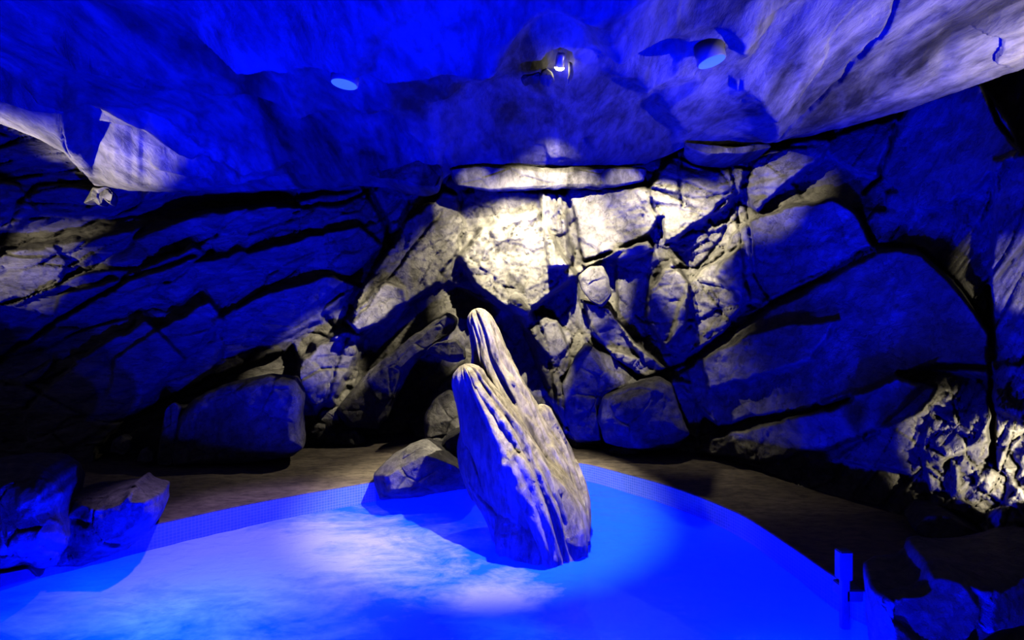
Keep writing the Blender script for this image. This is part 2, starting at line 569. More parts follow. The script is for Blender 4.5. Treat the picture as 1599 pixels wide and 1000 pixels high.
# strata direction changes over the wall: left rises to the right, right wall too but flatter
ang = np.interp(uw, (-200, 100, 500, 640, 900, 1100, 1300, 1600), (20, 26, 34, 50, 62, 40, 28, 50))
ca, sa = np.cos(np.radians(ang))[None, :], np.sin(np.radians(ang))[None, :]
Lx = (Uw - 800) * ca - (Vw - 450) * sa
Lz = (Uw - 800) * sa + (Vw - 450) * ca
wob = fbm(Pw * 0.8, 61, 3).reshape(Vw.shape)
side = np.interp(uw, (560, 760, 1180, 1300), (0.0, 1.0, 1.0, 0.0))[None, :] * np.ones(Vw.shape)
def strata(sx_, sz_, seed):
    q = np.stack([((Lx + wob * 60) / sx_).ravel(), ((Lz + wob * 40) / sz_).ravel(), (base * 0.15).ravel()], 1)
    h, e = voro(q, seed)
    return h.reshape(Vw.shape), e.reshape(Vw.shape)
h1, e1 = strata(260, 62, 3)
D += (0.20 * h1 - 0.10 * np.clip(1 - e1 / 0.07, 0, 1)) * (1 - 0.6 * side)
h2, e2 = strata(105, 26, 4)
D += (0.085 * h2 - 0.04 * np.clip(1 - e2 / 0.10, 0, 1)) * (1 - 0.3 * side)
h3, e3 = strata(60, 45, 5)
D += 0.10 * side * h3 - 0.06 * side * np.clip(1 - e3 / 0.08, 0, 1)
h4, e4 = strata(24, 17, 6)
rub = np.interp(uw, (420, 520, 640, 1000, 1180, 1300, 1440, 1500), (0.25, 0.6, 0.5, 0.9, 0.7, 0.15, 0.2, 1.0))[None, :]
D += 0.05 * h4 * rub
D *= np.interp(uw, (-200, 500, 640, 1150, 1280), (0.75, 0.75, 1.0, 1.0, 0.35))[None, :]
h5, e5 = voro(Pw * 5.0, 7)
h6, e6 = voro(Pw * 11.0, 8)
RUB = 0.16 * (h5 * 0.8 - 0.4 * np.clip(1 - e5 / 0.12, 0, 1)) + 0.05 * h6
RUB = RUB.reshape(Vw.shape)
D += RUB * np.interp(uw, (1380, 1470), (0, 0.9))[None, :] * sstep((Vw - 560) / 80)


def plate(poly, raise_, gx=0.0, gz=0.0, edge=7.0, keep=0.45, wobble=5.0):
    """rock face standing proud (or recessed) inside an outline: gx, gz slopes in metres per 100 px"""
    global D
    n = fbm(np.stack([Uw.ravel() / 22, Vw.ravel() / 22, Uw.ravel() * 0 + len(poly)], 1), 31, 3).reshape(Uw.shape) * wobble
    sd = sdf_poly(Uw + n, Vw + n * 0.8, poly)
    m = sstep(sd / edge + 0.5)
    cu = sum(p[0] for p in poly) / len(poly)
    cv = sum(p[1] for p in poly) / len(poly)
    pl = raise_ + gx * (Uw - cu) / 100 + gz * (Vw - cv) / 100
    D = D * (1 - m * (1 - keep)) + m * pl


def groove(pts, width, depth, wobble=4.0):
    global D
    n = fbm(np.stack([Uw.ravel() / 25, Vw.ravel() / 25, Uw.ravel() * 0], 1), 33, 3).reshape(Uw.shape) * wobble
    d, sd = d_line(Uw + n, Vw + n, pts)
    D = D - depth * np.clip(1 - d / width, 0, 1) ** 0.7


def rib(pts, width, height):
    global D
    n = fbm(np.stack([Uw.ravel() / 25, Vw.ravel() / 25, Uw.ravel() * 0], 1), 34, 3).reshape(Uw.shape) * 4
    d, sd = d_line(Uw + n, Vw + n, pts)
    D = D + height * np.sqrt(np.clip(1 - (d / width) ** 2, 0, 1))


# --- right wall
plate([(1385, 205), (1420, 165), (1530, 125), (1575, 190), (1592, 235), (1530, 290), (1470, 330), (1432, 325), (1385, 280), (1374, 240)], 0.22, 0.12, -0.06, keep=0.15)
plate([(1300, 215), (1405, 180), (1380, 250), (1370, 275), (1330, 268), (1290, 240)], 0.10, 0.05, 0.05, keep=0.3)
plate([(1236, 285), (1290, 243), (1340, 270), (1380, 280), (1400, 330), (1330, 322), (1300, 312), (1260, 318)], -0.05, 0, 0, keep=0.2)
plate([(1118, 430), (1150, 360), (1185, 335), (1250, 318), (1305, 312), (1338, 332), (1362, 384), (1250, 438), (1200, 472), (1160, 470)], 0.18, -0.05, -0.12, keep=0.25)
plate([(1380, 300), (1430, 300), (1452, 325), (1420, 352), (1385, 340)], 0.05, 0.05, -0.1)
plate([(1368, 392), (1430, 388), (1490, 440), (1545, 520), (1552, 590), (1450, 578), (1345, 618), (1250, 640), (1120, 665), (1090, 640), (1072, 575), (1190, 492), (1290, 440)], 0.26, 0.02, 0.05, keep=0.22)
plate([(1100, 560), (1170, 520), (1240, 505), (1310, 500), (1270, 560), (1180, 590), (1105, 610)], 0.36, 0, 0.08, keep=0.3)
plate([(1052, 590), (1078, 598), (1096, 650), (1092, 690), (1075, 680), (1045, 600)], 0.20, -0.2, 0, keep=0.3)
plate([(1088, 708), (1110, 684), (1220, 658), (1300, 636), (1400, 590), (1462, 604), (1440, 640), (1360, 672), (1300, 700), (1190, 722)], 0.42, 0.0, -0.25, keep=0.3)
plate([(1440, 600), (1545, 600), (1545, 690), (1420, 740), (1300, 720), (1370, 675)], 0.1, 0, 0.1, keep=0.5)
plate([(1552, 250), (1605, 240), (1700, 300), (1700, 700), (1552, 640), (1545, 450), (1555, 350)], 0.25, 0.05, 0, keep=0.8)
groove([(1400, 195), (1388, 235), (1372, 275), (1350, 300)], 5, 0.16)
groove([(1535, 130), (1560, 190), (1588, 228)], 5, 0.18)
groove([(1340, 330), (1365, 380), (1440, 392), (1490, 440), (1545, 510), (1555, 560)], 6, 0.16)
groove([(1362, 388), (1290, 430), (1200, 476), (1150, 512), (1080, 560), (1035, 580)], 4, 0.14)
groove([(1165, 300), (1172, 360), (1180, 430), (1210, 480)], 3.5, 0.10)
groove([(1545, 450), (1548, 560), (1552, 720)], 6, 0.2)
groove([(1405, 585), (1470, 572), (1540, 575)], 6, 0.2)
rib([(1366, 388), (1290, 424), (1200, 470), (1150, 506), (1080, 553)], 3.5, 0.05)
rib([(1060, 600), (1130, 676), (1270, 640), (1400, 588)], 4, 0.05)
# lit rubble near the right edge
plate([(1452, 790), (1440, 700), (1450, 660), (1510, 640), (1545, 600), (1570, 570), (1700, 560), (1700, 900), (1560, 850), (1500, 800)], 0.18, 0.1, 0.1, keep=0.9)
# --- centre
plate([(692, 296), (716, 306), (724, 350), (712, 395), (680, 440), (640, 470), (605, 500), (560, 520), (545, 505), (556, 470), (600, 400), (640, 345)], 0.42, -0.22, 0.05, edge=6, keep=0.3)
plate([(720, 300), (850, 300), (860, 330), (820, 345), (760, 355), (724, 380)], 0.05, 0, -0.1, keep=0.4)
plate([(716, 400), (760, 355), (840, 330), (868, 380), (900, 430), (872, 450), (826, 492), (790, 482), (742, 445)], 0.55, 0.05, 0.35, edge=10, keep=0.6)
for x in (848, 857, 866, 875):
    rib([(x, 300), (x + 4, 350), (x + 12, 415)], 4.5, 0.14)
plate([(845, 300), (882, 300), (895, 415), (862, 420)], 0.38, 0, 0, keep=0.9)
plate([(886, 292), (1010, 292), (1034, 335), (1010, 372), (912, 410), (900, 350)], 0.42, 0.02, 0.10, keep=0.3)
plate([(912, 414), (1010, 374), (1018, 388), (925, 432)], 0.52, 0, -0.5, edge=4, keep=0.3)
plate([(1010, 292), (1060, 232), (1100, 232), (1165, 250), (1160, 300), (1100, 345), (1040, 380), (1030, 330)], 0.35, 0.0, 0.18, keep=0.7)
plate([(1165, 300), (1180, 245), (1250, 215), (1300, 215), (1290, 240), (1236, 282), (1180, 330)], 0.28, 0.05, 0.1, keep=0.6)
plate([(1016, 450), (1050, 408), (1076, 440), (1072, 510), (1040, 545), (1008, 495)], 0.42, 0.1, -0.1, keep=0.4)
plate([(1076, 440), (1160, 380), (1170, 470), (1130, 520), (1070, 560), (1040, 548)], 0.26, 0, 0.05, keep=0.9)
plate([(960, 405), (1022, 400), (1008, 450), (985, 512), (970, 470)], 0.02, 0.2, 0, keep=0.5)
plate([(900, 430), (960, 400), (965, 500), (1000, 560), (940, 540), (905, 470)], -0.3, 0, 0, keep=0.4)
plate([(560, 530), (640, 470), (700, 440), (800, 490), (860, 560), (880, 680), (720, 690), (560, 690)], -0.32, 0, 0, keep=0.5)
rib([(806, 470), (826, 500), (842, 545), (860, 590), (878, 640), (900, 692)], 13, 0.5)
plate([(838, 490), (872, 500), (888, 540), (893, 575), (878, 596), (858, 560)], 0.30, -0.2, 0, keep=0.8)
plate([(912, 470), (950, 478), (990, 535), (1038, 572), (1012, 594), (960, 560), (925, 520)], 0.55, 0, -0.35, keep=0.9)
groove([(1012, 300), (1040, 380), (1100, 345), (1150, 300)], 4, 0.14)
groove([(1090, 420), (1130, 370), (1150, 300), (1140, 260)], 4, 0.12)
groove([(1064, 232), (1062, 300), (1066, 320)], 3, 0.14)
groove([(1040, 420), (1100, 420), (1160, 380)], 3, 0.10)
groove([(1100, 450), (1130, 490), (1150, 510)], 3, 0.10)
groove([(1165, 250), (1152, 330), (1164, 430), (1160, 480)], 3, 0.10)
bm_ = sstep(sdf_poly(Uw, Vw, [(716, 400), (760, 355), (840, 330), (868, 380), (900, 430), (872, 450), (826, 492), (790, 482), (742, 445)]) / 10)
D += RUB * 0.5 * bm_
# --- left centre outcrop and leaning slabs
plate([(458, 590), (470, 560), (500, 532), (545, 512), (565, 525), (560, 560), (545, 590), (520, 628), (490, 640)], 0.62, 0.1, 0.3, edge=12, keep=0.8)
plate([(540, 500), (600, 440), (636, 452), (640, 480), (600, 520), (570, 545), (556, 520)], 0.30, 0.0, -0.1, keep=1.0)
plate([(530, 636), (572, 585), (640, 530), (700, 490), (716, 500), (700, 525), (650, 560), (630, 600), (606, 655), (560, 668)], 0.16, 0.05, -0.15, keep=0.4)
plate([(640, 662), (690, 600), (728, 560), (740, 690), (650, 690)], 0.12, 0.1, 0.1, keep=0.5)
# --- left wall
plate([(-60, 372), (120, 338), (300, 302), (560, 296), (430, 318), (300, 340), (180, 362), (100, 376), (-60, 400)], -0.25, 0, 0, edge=10, keep=0.3)
plate([(208, 375), (320, 332), (430, 318), (470, 326), (400, 350), (300, 372), (230, 392)], 0.19, 0.0, -0.28, keep=0.35)
plate([(258, 432), (300, 410), (420, 385), (560, 350), (600, 385), (560, 420), (420, 420), (275, 450)], 0.18, 0.0, -0.24, keep=0.4)
plate([(90, 460), (180, 440), (270, 400), (300, 380), (320, 395), (230, 460), (140, 500), (80, 510)], 0.20, 0.0, -0.24, keep=0.35)
plate([(330, 500), (420, 455), (520, 430), (560, 445), (500, 500), (420, 540), (350, 560)], 0.17, 0, -0.21, keep=0.5)
plate([(180, 560), (270, 500), (330, 470), (350, 500), (300, 545), (230, 600), (170, 620)], 0.18, 0, -0.17, keep=0.4)
plate([(40, 640), (120, 560), (230, 500), (290, 560), (200, 650), (90, 712), (40, 700)], 0.15, 0.0, -0.11, keep=0.4)
plate([(150, 700), (220, 640), (330, 590), (460, 540), (470, 600), (380, 610), (270, 640), (240, 730), (150, 735)], -0.35, 0, 0, keep=0.4)
plate([(0, 280), (30, 290), (60, 330), (40, 345), (0, 362), (-120, 350), (-120, 240)], 0.24, -0.2, 0.10, keep=0.9)
plate([(-100, 390), (40, 388), (85, 385), (106, 410), (90, 450), (20, 470), (-100, 520)], 0.21, -0.1, 0.14, keep=1.0)
groove([(0, 560), (90, 500), (210, 430), (330, 392)], 6, 0.2)
groove([(0, 395), (150, 350), (330, 318), (480, 322)], 5, 0.1)
groove([(570, 290), (600, 340), (612, 380)], 7, 0.3)
groove([(500, 660), (545, 512), (600, 440), (690, 330)], 4, 0.1)
D += 0.035 * fbm(Pw * 3.1, 66, 5, 0.6).reshape(D.shape) + 0.018 * ridged(Pw * 8, 67, 3).reshape(D.shape) * (0.15 + side)
# straighten towards the foot so that the wall meets the floor
Yw = base - D
V2 = Vw
Wp = np.stack([(Uw - 800) / F * Yw, Yw, HC - (V2 - 500) / F * Yw], -1)
i1 = int(np.argmin(np.abs(uw - 470)))
i2 = int(np.argmin(np.abs(uw - 1085)))
def wall_piece(name, a, b_, mat):
    g = Wp[:, a:b_ + 1]
    return struct(make(name, g.reshape(-1, 3), grid_faces(g.shape[0], g.shape[1]), mat))
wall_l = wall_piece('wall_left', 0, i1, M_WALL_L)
wall_b = wall_piece('wall_back', i1, i2, M_WALL)
wall_r = wall_piece('wall_right', i2, len(uw) - 1, M_WALL)

# ------------------------------------------------------------------ pool outline, deck, tile band, water
OUT = [(-3.9, 0.6), (-4.3, 1.7), (-4.15, 2.6), (-3.75, 3.15), (-3.28, 3.56), (-2.8, 4.02), (-2.25, 4.5), (-1.34, 5.1), (-0.6, 5.5), (0.1, 5.78), (0.72, 5.76), (1.09, 5.45),
       (1.54, 4.92), (1.87, 4.27), (1.97, 3.66), (2.02, 3.18), (2.13, 2.9), (2.25, 2.2), (2.25, 1.0), (1.9, 0.0), (1.0, -0.6), (-1.5, -0.7), (-3.0, -0.3), (-3.9, 0.6)]
op = np.array(OUT)
ext = np.concatenate([op[-3:-1], op, op[1:3]])
NP = 420
cc = catmull(ext, 4000)
m0 = int(4000 * 2 / (len(ext) - 1)) + 1
m1 = int(4000 * (2 + len(op) - 1) / (len(ext) - 1))
cc = cc[m0:m1]
seg = np.r_[0, np.cumsum(np.hypot(*np.diff(cc, axis=0).T))]
tot = seg[-1]
ss = np.linspace(0, tot, NP, endpoint=False)
oc = np.stack([np.interp(ss, seg, cc[:, 0]), np.interp(ss, seg, cc[:, 1])], 1)
cen = np.array([-0.9, 2.4])
# deck: rings growing outwards
rings = []
NRg = 40
dirv = oc - cen
rad = np.hypot(*dirv.T)[:, None]
un = dirv / rad
for k in range(NRg):
    f = (k / (NRg - 1)) ** 1.5
    p = cen + un * (rad + f * (9.5 - rad)) if k else oc
    z = 0.018 * fbm(np.stack([p[:, 0] * 1.3, p[:, 1] * 1.3, p[:, 0] * 0], 1), 71, 4) * min(1, k / 5)
    rings.append(np.column_stack([p, z]))
lip0 = np.column_stack([oc, np.full(NP, -0.012)])
R = np.array([lip0] + rings)
floor = struct(make('floor', R.reshape(-1, 3), grid_faces(len(R), NP, True), M_DECK))
# pool wall with mosaic
zs = [-0.012, -0.20, -0.7, -1.25]
R = np.array([np.column_stack([oc, np.full(NP, z)]) for z in zs])
rows = len(zs)
fcs = grid_faces(rows, NP, True)
pw = struct(make('pool_wall', R.reshape(-1, 3), fcs, M_TILE, smooth=False))
uvl = pw.data.uv_layers.new(name='UVMap')
for poly in pw.data.polygons:
    ids = [pw.data.loops[l].vertex_index for l in poly.loop_indices]
    cols = [i % NP for i in ids]
    wrapf = max(cols) - min(cols) > 2
    for l, i in zip(poly.loop_indices, ids):
        c = i % NP
        x = ss[c] + (tot if (wrapf and c == 0) else 0)
        uvl.data[l].uv = (x, -zs[i // NP])
# pool floor
R = np.array([np.column_stack([cen + (oc - cen) * f, np.full(NP, -1.25)]) for f in (1, 0.6, 0.2, 0.01)])
struct(make('pool_floor', R.reshape(-1, 3), grid_faces(4, NP, True), M_POOLFLOOR))
# water surface
fr_ = np.linspace(1.0, 0.004, 90)
R = []
for f in fr_:
    p = cen + (oc - cen) * f
    q = np.stack([p[:, 0] * 3, p[:, 1] * 3, p[:, 0] * 0], 1)
    z = -0.2 + 0.010 * fbm(q, 81, 3) + 0.004 * fbm(q * 3, 82, 3)
    R.append(np.column_stack([p, z]))
R = np.array(R)
water = struct(make('pool_water', R.reshape(-1, 3), grid_faces(len(R), NP, True), M_WATER))


# ------------------------------------------------------------------ free rocks
def slab(name, poly, Y0, thick, mat, gx=0.0, gz=0.0, back=0.35, seed=1, facets=5, jagged=2.0, parent=None, rough=0.02, tilt=0.5, pw_=0.55, back_shrink=0.75):
    """solid rock from its outline (sight lines at distance Y0): bevelled, chiselled front, sides and a closed back"""
    rng = np.random.RandomState(seed)
    P_ = np.array(poly + [poly[0]], float)
    sg = np.r_[0, np.cumsum(np.hypot(*np.diff(P_, axis=0).T))]
    n = int(max(60, min(260, sg[-1] / 3.0)))
    t_ = np.linspace(0, sg[-1], n, endpoint=False)
    B = np.stack([np.interp(t_, sg, P_[:, 0]), np.interp(t_, sg, P_[:, 1])], 1)
    for _ in range(2):
        B = (np.roll(B, 1, 0) + 2 * B + np.roll(B, -1, 0)) / 4
    c = B.mean(0)
    d = B - c
    cov = np.linalg.eigh(d.T @ d)
    ax = cov[1][:, 1]
    pr = d @ ax
    half = np.abs(pr).max()
    minor = np.abs(d @ cov[1][:, 0]).max()
    keep = max(0.0, (half - minor)) / max(half, 1e-6)
    target = c + np.outer(pr * keep, ax)
    nz = np.stack([B[:, 0] / 14, B[:, 1] / 14, np.full(n, seed * 3.1)], 1)
    rr = (B - target)
    ln = np.hypot(*rr.T)[:, None] + 1e-6
    B = B + rr / ln * (fbm(nz, seed, 3) * jagged)[:, None]
    K = 34
    ts = (np.linspace(0, 1, K)) ** 1.15
    gs = [(rng.uniform(-1, 1) * tilt, rng.uniform(-1, 1) * tilt, rng.uniform(0.75, 1.0)) for _ in range(facets)]
    V_ = []
    size = max(minor, 10.0)
    for kk, tt in enumerate(ts):
        p = B * (1 - tt) + target * tt
        dist = ln[:, 0] * tt
        h = np.minimum(1.0, (dist / size * 1.8) ** pw_) if tt > 0 else np.zeros(n)
        for (a, b_, o_) in gs:
            h = np.minimum(h, o_ + a * (p[:, 0] - c[0]) / size * 0.7 + b_ * (p[:, 1] - c[1]) / size * 0.7)
        h = np.maximum(h, 0.0)
        Yp = Y0 + gx * (p[:, 0] - c[0]) / 100 + gz * (p[:, 1] - c[1]) / 100 - thick * h
        X_ = (p[:, 0] - 800) / F * Yp
        Z_ = HC - (p[:, 1] - 500) / F * Yp
        V_.append(np.stack([X_, Yp, Z_], 1))
    front = np.array(V_)
    q = front.reshape(-1, 3)
    vh, ve = voro(q * 2.6 + seed, seed)
    amp = np.repeat(np.minimum(1, ts * 6 + 0.1), n)
    disp = rough * (fbm(q * 6, seed, 4) * 1.3 + vh * 1.2 - 0.8 * np.clip(1 - ve / 0.06, 0, 1))
    q = q.copy()
    q[:, 1] -= disp * amp
    front = q.reshape(front.shape)
    b0 = front[0]
    c3 = b0.mean(0)
    backs = []
    for (f, g) in ((0.15, 1.0), (0.4, 0.97), (0.7, 0.9), (1.0, back_shrink), (1.05, 0.35), (1.06, 0.02)):
        p = c3 + (b0 - c3) * g
        p = p * 1.0
        p[:, 1] = p[:, 1] + back * f
        p[:, 0] += (b0[:, 0] / b0[:, 1]) * back * f * 0.5
        p += 0.012 * np.stack([fbm(p * 5, seed + 3, 2), fbm(p * 5, seed + 4, 2), fbm(p * 5, seed + 5, 2)], 1)
        backs.append(p)
    allv = np.concatenate([np.array(backs[::-1]), front], 0)
    o = make(name, allv.reshape(-1, 3), grid_faces(allv.shape[0], n, True), mat, parent)
    # origin at the base
    if parent is None:
        co = allv.reshape(-1, 3)
        org = Vector((float(c3[0]), float(c3[1]), float(co[:, 2].min())))
        o.data.transform(__import__('mathutils').Matrix.Translation(-org))
        o.location = org
    return o


def yfoot(v, z=0.0):
    return (HC - z) * F / (v - 500.0)


# squat boulder and thin upright slab under the left wall
tag(slab('boulder', [(276, 655), (300, 625), (350, 600), (420, 585), (462, 590), (474, 615), (470, 660), (474, 700), (455, 714), (400, 722), (270, 728), (268, 700)], 5.65, 0.28, M_STONE, seed=4, back=0.7, tilt=0.25, gz=-0.1, pw_=0.4),
    'broad squat boulder under the left wall, blue light on its right half', 'boulder')
tag(slab('upright_stone', [(246, 726), (250, 690), (258, 640), (272, 628), (280, 634), (276, 680), (268, 727)], 5.55, 0.1, M_STONE, seed=5, back=0.25, jagged=1),
    'thin upright slab of rock standing left of the broad squat boulder', 'rock')
# boulders right of centre
tag(slab('boulder', [(934, 655), (942, 622), (985, 600), (1030, 588), (1050, 600), (1062, 640), (1078, 678), (1060, 700), (1000, 705), (945, 692)], 5.95, 0.35, M_STONE, seed=7, back=0.5, tilt=0.3, gx=-0.1),
    'rounded blue-lit boulder at the foot of the wall right of the leaning pillar', 'boulder')
tag(slab('boulder', [(878, 600), (902, 552), (915, 535), (960, 560), (1003, 598), (950, 618), (934, 650), (940, 694), (898, 692), (884, 660)], 6.3, 0.22, M_STONE, seed=8, back=0.4, tilt=0.4),
    'tall dark pointed boulder wedged behind the rounded boulder beside the pillar', 'boulder')
# small rocks in the dark corner left of centre
for k, (pl, yy, lab) in enumerate((
        ([(494, 655), (505, 640), (525, 642), (535, 662), (515, 672)], 6.6, 'upper small stone in the dark gap right of the squat boulder'),
        ([(478, 678), (488, 662), (508, 664), (516, 680), (500, 692)], 6.45, 'lower small stone tucked against the squat boulder edge'),
        ([(520, 694), (530, 676), (556, 672), (572, 690), (560, 698)], 6.5, 'low stone on the deck below the leaning grey slabs'))):
    tag(slab('stone', pl, yy, 0.1, M_STONE, seed=20 + k, back=0.2, jagged=1), lab, 'stone')
tag(slab('flat_stone', [(950, 706), (962, 699), (985, 697), (1000, 702), (996, 709), (970, 711)], 6.0, 0.05, M_STONE, seed=41, back=0.15, jagged=1),
    'small flat stone on the deck in front of the rounded blue-lit boulder', 'stone')
tag(slab('stone', [(172, 706), (176, 688), (190, 680), (204, 686), (206, 702), (196, 712)], 5.75, 0.1, M_STONE, seed=42, back=0.15, jagged=1),
    'dim upright little stone deep in the shadow under the left wall', 'stone')
tag(slab('stone', [(214, 722), (220, 704), (232, 698), (242, 706), (242, 722), (230, 727)], 5.6, 0.1, M_STONE, seed=43, back=0.15, jagged=1),
    'dim small stone just left of the thin upright slab', 'stone')
tag(slab('hanging_rock', [(130, 318), (140, 302), (146, 292), (168, 290), (180, 302), (174, 320), (163, 311), (155, 322), (146, 312)], 5.15, 0.08, M_CEIL, seed=44, back=0.2, jagged=1),
    'small jagged rock hanging under the lit ceiling ledge at the left', 'rock')
tag(slab('leaning_slab', [(524, 642), (572, 583), (640, 528), (700, 488), (716, 498), (712, 515), (660, 552), (634, 590), (608, 650), (590, 672), (545, 668)], 6.55, 0.22, M_STONE, seed=11, back=0.3, tilt=0.35, gx=0.05),
    'long grey slab leaning up to the right behind the pillar, dark gap below it', 'rock slab')
tag(slab('wedged_stone', [(666, 548), (680, 536), (712, 530), (726, 545), (730, 562), (704, 566), (680, 558)], 6.2, 0.16, M_STONE, seed=12, back=0.3),
    'pale angular stone wedged beside the rear spike of the pillar', 'stone')
tag(slab('boulder', [(664, 690), (662, 655), (676, 625), (702, 608), (724, 620), (735, 660), (735, 694), (700, 700)], 6.1, 0.25, M_STONE, seed=13, back=0.4),
    'brown rounded boulder standing on the deck behind the front spike', 'boulder')
# hanging rock left of the bright wall bulge
tag(slab('hanging_rock', [(904, 432), (920, 416), (942, 414), (952, 436), (956, 462), (940, 480), (922, 470), (908, 450)], 6.0, 0.14, M_WALL, seed=15, back=0.3),
    'small pale rock jutting out above the dark cleft right of the bright bulge', 'rock')
# thin lens slab under the right ceiling edge
tag(slab('ledge_slab', [(1068, 222), (1100, 226), (1150, 230), (1200, 224), (1206, 230), (1150, 242), (1110, 240), (1080, 232)], 5.2, 0.08, M_CEIL, seed=16, back=0.5, jagged=1, rough=0.01),
    'thin lens-shaped slab under the ceiling edge above the bright wall', 'rock slab')
# beak of rock tucked under the ceiling left of centre
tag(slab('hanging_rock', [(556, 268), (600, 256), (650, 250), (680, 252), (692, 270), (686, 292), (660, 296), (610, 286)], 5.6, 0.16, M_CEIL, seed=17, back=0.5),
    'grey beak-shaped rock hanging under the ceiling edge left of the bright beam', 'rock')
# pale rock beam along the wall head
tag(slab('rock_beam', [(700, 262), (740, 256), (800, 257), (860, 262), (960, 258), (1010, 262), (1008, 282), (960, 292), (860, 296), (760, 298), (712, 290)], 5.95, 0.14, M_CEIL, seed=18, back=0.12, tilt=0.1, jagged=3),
    'long pale horizontal beam of rock along the top of the bright back wall', 'rock')
# stone at the pool rim left of the pillar
tag(slab('rim_stone', [(582, 744), (602, 722), (640, 700), (664, 692), (690, 700), (720, 720), (745, 745), (738, 762), (650, 778), (594, 782)], 4.95, 0.35, M_STONE, seed=21, back=0.5, tilt=0.25, pw_=0.7),
    'low grey stone straddling the pool rim just left of the pillar', 'stone')
tag(slab('rim_stone', [(684, 700), (700, 682), (722, 668), (736, 680), (750, 740), (722, 730)], 5.15, 0.2, M_STONE, seed=22, back=0.4),
    'small violet-grey stone between the low rim stone and the pillar', 'stone')
# rocks at the left pool corner
tag(slab('boulder', [(-60, 760), (-30, 730), (20, 722), (70, 728), (92, 745), (100, 770), (96, 800), (108, 840), (90, 885), (0, 905), (-80, 905)], 3.45, 0.5, M_STONE, seed=23, back=0.6, tilt=0.3, rough=0.035, jagged=3),
    'large blue-lit boulder at the left frame edge above the pool corner', 'boulder')
tag(slab('boulder', [(92, 800), (110, 775), (160, 772), (195, 765), (210, 755), (225, 766), (250, 772), (248, 800), (236, 828), (200, 858), (130, 885), (70, 892), (80, 850)], 3.72, 0.3, M_STONE, seed=24, back=0.5, tilt=0.3, rough=0.035, jagged=3),
    'lower blue boulder with a notched top, beside the tiled rim on the left', 'boulder')
tag(slab('corner_block', [(-60, 912), (-40, 897), (48, 884), (64, 904), (0, 924), (-60, 934)], 3.3, 0.12, M_POST, seed=25, back=0.25, tilt=0.0, facets=1, rough=0.0, jagged=0.0, pw_=0.3),
    'smooth blue block at the waterline in the bottom left corner', 'block')
# rocks by the right rim
tag(slab('flat_stone', [(1428, 826), (1450, 802), (1480, 800), (1520, 818), (1562, 842), (1566, 864), (1500, 858), (1440, 842)], 3.7, 0.25, M_STONE, seed=26, back=0.4, tilt=0.2),
    'flat dark stone lying on the deck below the bright lit rubble', 'stone')
tag(slab('rim_stone', [(1370, 917), (1384, 902), (1440, 886), (1446, 900), (1420, 915), (1375, 921)], 2.95, 0.1, M_STONE, seed=27, back=0.25),
    'small violet stone on the pool rim right of the slim post', 'stone')
tag(slab('boulder', [(1438, 900), (1442, 878), (1460, 874), (1520, 880), (1570, 872), (1640, 850), (1700, 860), (1700, 1080), (1380, 1080), (1368, 1000), (1366, 925), (1420, 916)], 2.75, 0.35, M_STONE, seed=28, back=0.5, tilt=0.35, rough=0.03, gx=0.1),
    'large dark boulder filling the bottom right corner beside the pool', 'boulder')

